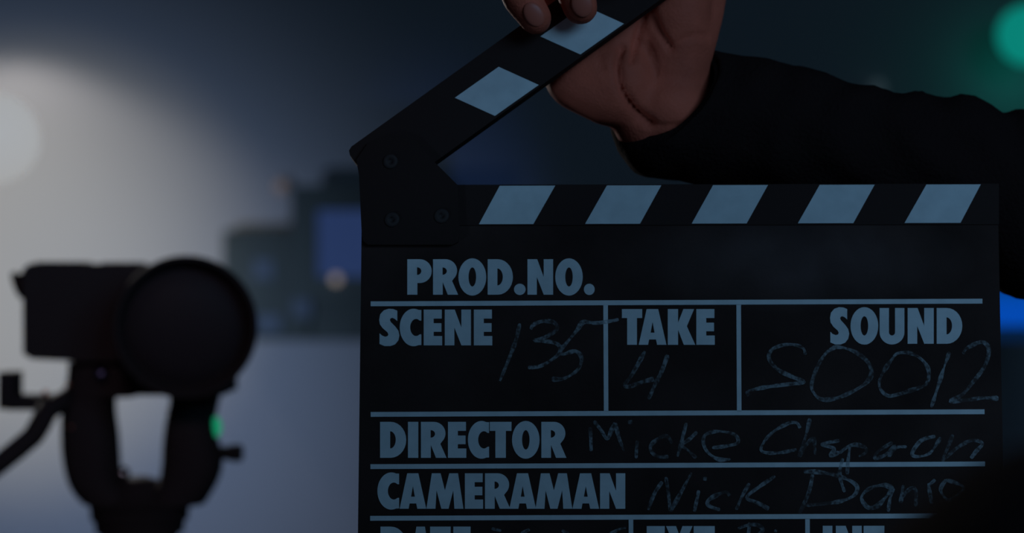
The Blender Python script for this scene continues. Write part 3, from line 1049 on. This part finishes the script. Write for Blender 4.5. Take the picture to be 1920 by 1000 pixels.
tube(bm, [Vector((gc.x + 0.25, GY + 0.09, gc.z - 0.05)), Vector((gc.x + 0.25, GY + 0.09, 0.0))], 0.014, 14)
obj('pole', bm, M_BLACK, gl, True)
bm = bmesh.new()
lathe(bm, Vector((gc.x + 0.25, GY + 0.09, 0)), Vector((0, 0, 1)), [(0, 0.2), (0.015, 0.2), (0.02, 0.19), (0.022, 0.02)], 32)
obj('base', bm, M_BLACK, gl, 'auto')
pd = bpy.data.lights.new('spotlight_glow', 'POINT')
pd.color = (0.02, 1.0, 0.80)
pd.energy = 0.085
pd.shadow_soft_size = 0.05
po = bpy.data.objects.new('spotlight_glow', pd)
COL.objects.link(po)
po.location = at(1925, 135, 5.34)

PY_ = 4.6
bp_ = thing('light_panel', 'blue glowing flat light panel behind the right edge of the clapperboard', 'light', (at(1990, 0, PY_).x, PY_ + 0.03, 0))
bm = bmesh.new()
bxp(bm, 1806, 498, 1986, 612, PY_, PY_ + 0.008, PY_)
obj('panel', bm, M_BLUE, bp_)
bm = bmesh.new()
bxp(bm, 1800, 492, 1992, 640, PY_ + 0.009, PY_ + 0.05, PY_)
obj('housing', bm, M_BLACK, bp_, bevel=0.006)
bm = bmesh.new()
tube(bm, [at(1975, 630, PY_ + 0.06), Vector((at(1975, 630, PY_ + 0.06).x, PY_ + 0.06, 0.0))], 0.012, 14)
obj('pole', bm, M_BLACK, bp_, True)
bm = bmesh.new()
lathe(bm, Vector((at(1975, 630, PY_ + 0.06).x, PY_ + 0.06, 0)), Vector((0, 0, 1)), [(0, 0.17), (0.015, 0.17), (0.02, 0.16), (0.022, 0.02)], 32)
obj('base', bm, M_BLACK, bp_, 'auto')
pd = bpy.data.lights.new('light_panel_glow', 'AREA')
pd.shape = 'RECTANGLE'
pd.size = 0.2
pd.size_y = 0.12
pd.color = (0.02, 0.25, 1.0)
pd.energy = 0.10
po = bpy.data.objects.new('light_panel_glow', pd)
COL.objects.link(po)
po.location = at(1900, 600, PY_ - 0.02)
po.rotation_euler = (math.radians(90), 0, 0)

# ------------------------------------------------------------------ gear on the backdrop wall
cab = thing('wall_cabinet', 'wide dark grey equipment cabinet on the far wall behind the camera lens hood', 'cabinet', at(660, 640, WALL_Y))
CY0, CY1 = WALL_Y - 0.10, WALL_Y
bm = bmesh.new()
bxp(bm, 418, 432, 905, 638, CY0, CY1, CY0)
obj('cabinet_body', bm, M_CAB, cab, bevel=0.006)
for x0, x1 in ((430, 580), (590, 740), (750, 895)):
    bm = bmesh.new()
    bxp(bm, x0, 446, x1, 630, CY0 - 0.012, CY0, CY0)
    dr = obj('door', bm, M_CAB, cab, bevel=0.003)
    bm = bmesh.new()
    bxp(bm, x1 - 16, 520, x1 - 10, 560, CY0 - 0.03, CY0 - 0.012, CY0)
    obj('handle', bm, M_GREY, dr, bevel=0.002)
for x, y, w, h in ((495, 505, 36, 36), (567, 578, 34, 34), (505, 606, 44, 30)):
    bm = bmesh.new()
    bxp(bm, x - w / 2, y - h / 2, x + w / 2, y + h / 2, CY0 - 0.017, CY0 - 0.012, CY0)
    obj('label_plate', bm, M_LABEL, cab, bevel=0.001)

mon = thing('monitor', 'dark framed blue monitor on the far wall left of the clapper hinge', 'monitor', at(660, 432, WALL_Y))
MY0 = WALL_Y - 0.17
bm = bmesh.new()
X0, X1, Z0, Z1 = 546, 860, 348, 560
bxp(bm, X0, Z0, X1, 394, MY0, MY0 + 0.038, MY0)
bxp(bm, X0, 394, 594, 520, MY0, MY0 + 0.038, MY0)
bxp(bm, 812, 394, X1, 520, MY0, MY0 + 0.038, MY0)
bxp(bm, X0, 520, X1, Z1, MY0, MY0 + 0.038, MY0)
obj('bezel', bm, M_CAB2, mon)
bm = bmesh.new()
bxp(bm, 590, 390, 816, 524, MY0 + 0.015, MY0 + 0.02, MY0)
obj('screen', bm, M_SCREEN, mon)
bm = bmesh.new()
bxp(bm, 560, 360, 846, 430, MY0 + 0.038, WALL_Y, MY0)
obj('wall_bracket', bm, M_CAB2, mon)

bm = bmesh.new()
ball(bm, at(630, 524, MY0 - 0.004), 0.013)
o = obj('pilot_lamp', bm, M_PILOT, mon, True)
o['label'] = 'small warm pilot light'

pl = thing('lamp', 'small dim warm bulb on the far wall above the cabinet', 'lamp', at(526, 350, WALL_Y))
bm = bmesh.new()
ball(bm, at(526, 350, WALL_Y - 0.035), 0.017)
obj('bulb', bm, M_PILOT2, pl, True)
bm = bmesh.new()
lathe(bm, at(526, 350, WALL_Y), Vector((0, -1, 0)), [(0, 0.014), (0.022, 0.012)], 20)
obj('socket', bm, M_GREY, pl, 'auto')
pl = thing('lamp', 'small pale glowing ball on the far wall just above the black sleeve', 'lamp', at(1645, 166, WALL_Y))
bm = bmesh.new()
ball(bm, at(1645, 166, WALL_Y - 0.035), 0.022)
obj('bulb', bm, M_PALE, pl, True)  # emissive ball added as a faint pale blob
bm = bmesh.new()
lathe(bm, at(1645, 166, WALL_Y), Vector((0, -1, 0)), [(0, 0.014), (0.022, 0.012)], 20)
obj('socket', bm, M_GREY, pl, 'auto')
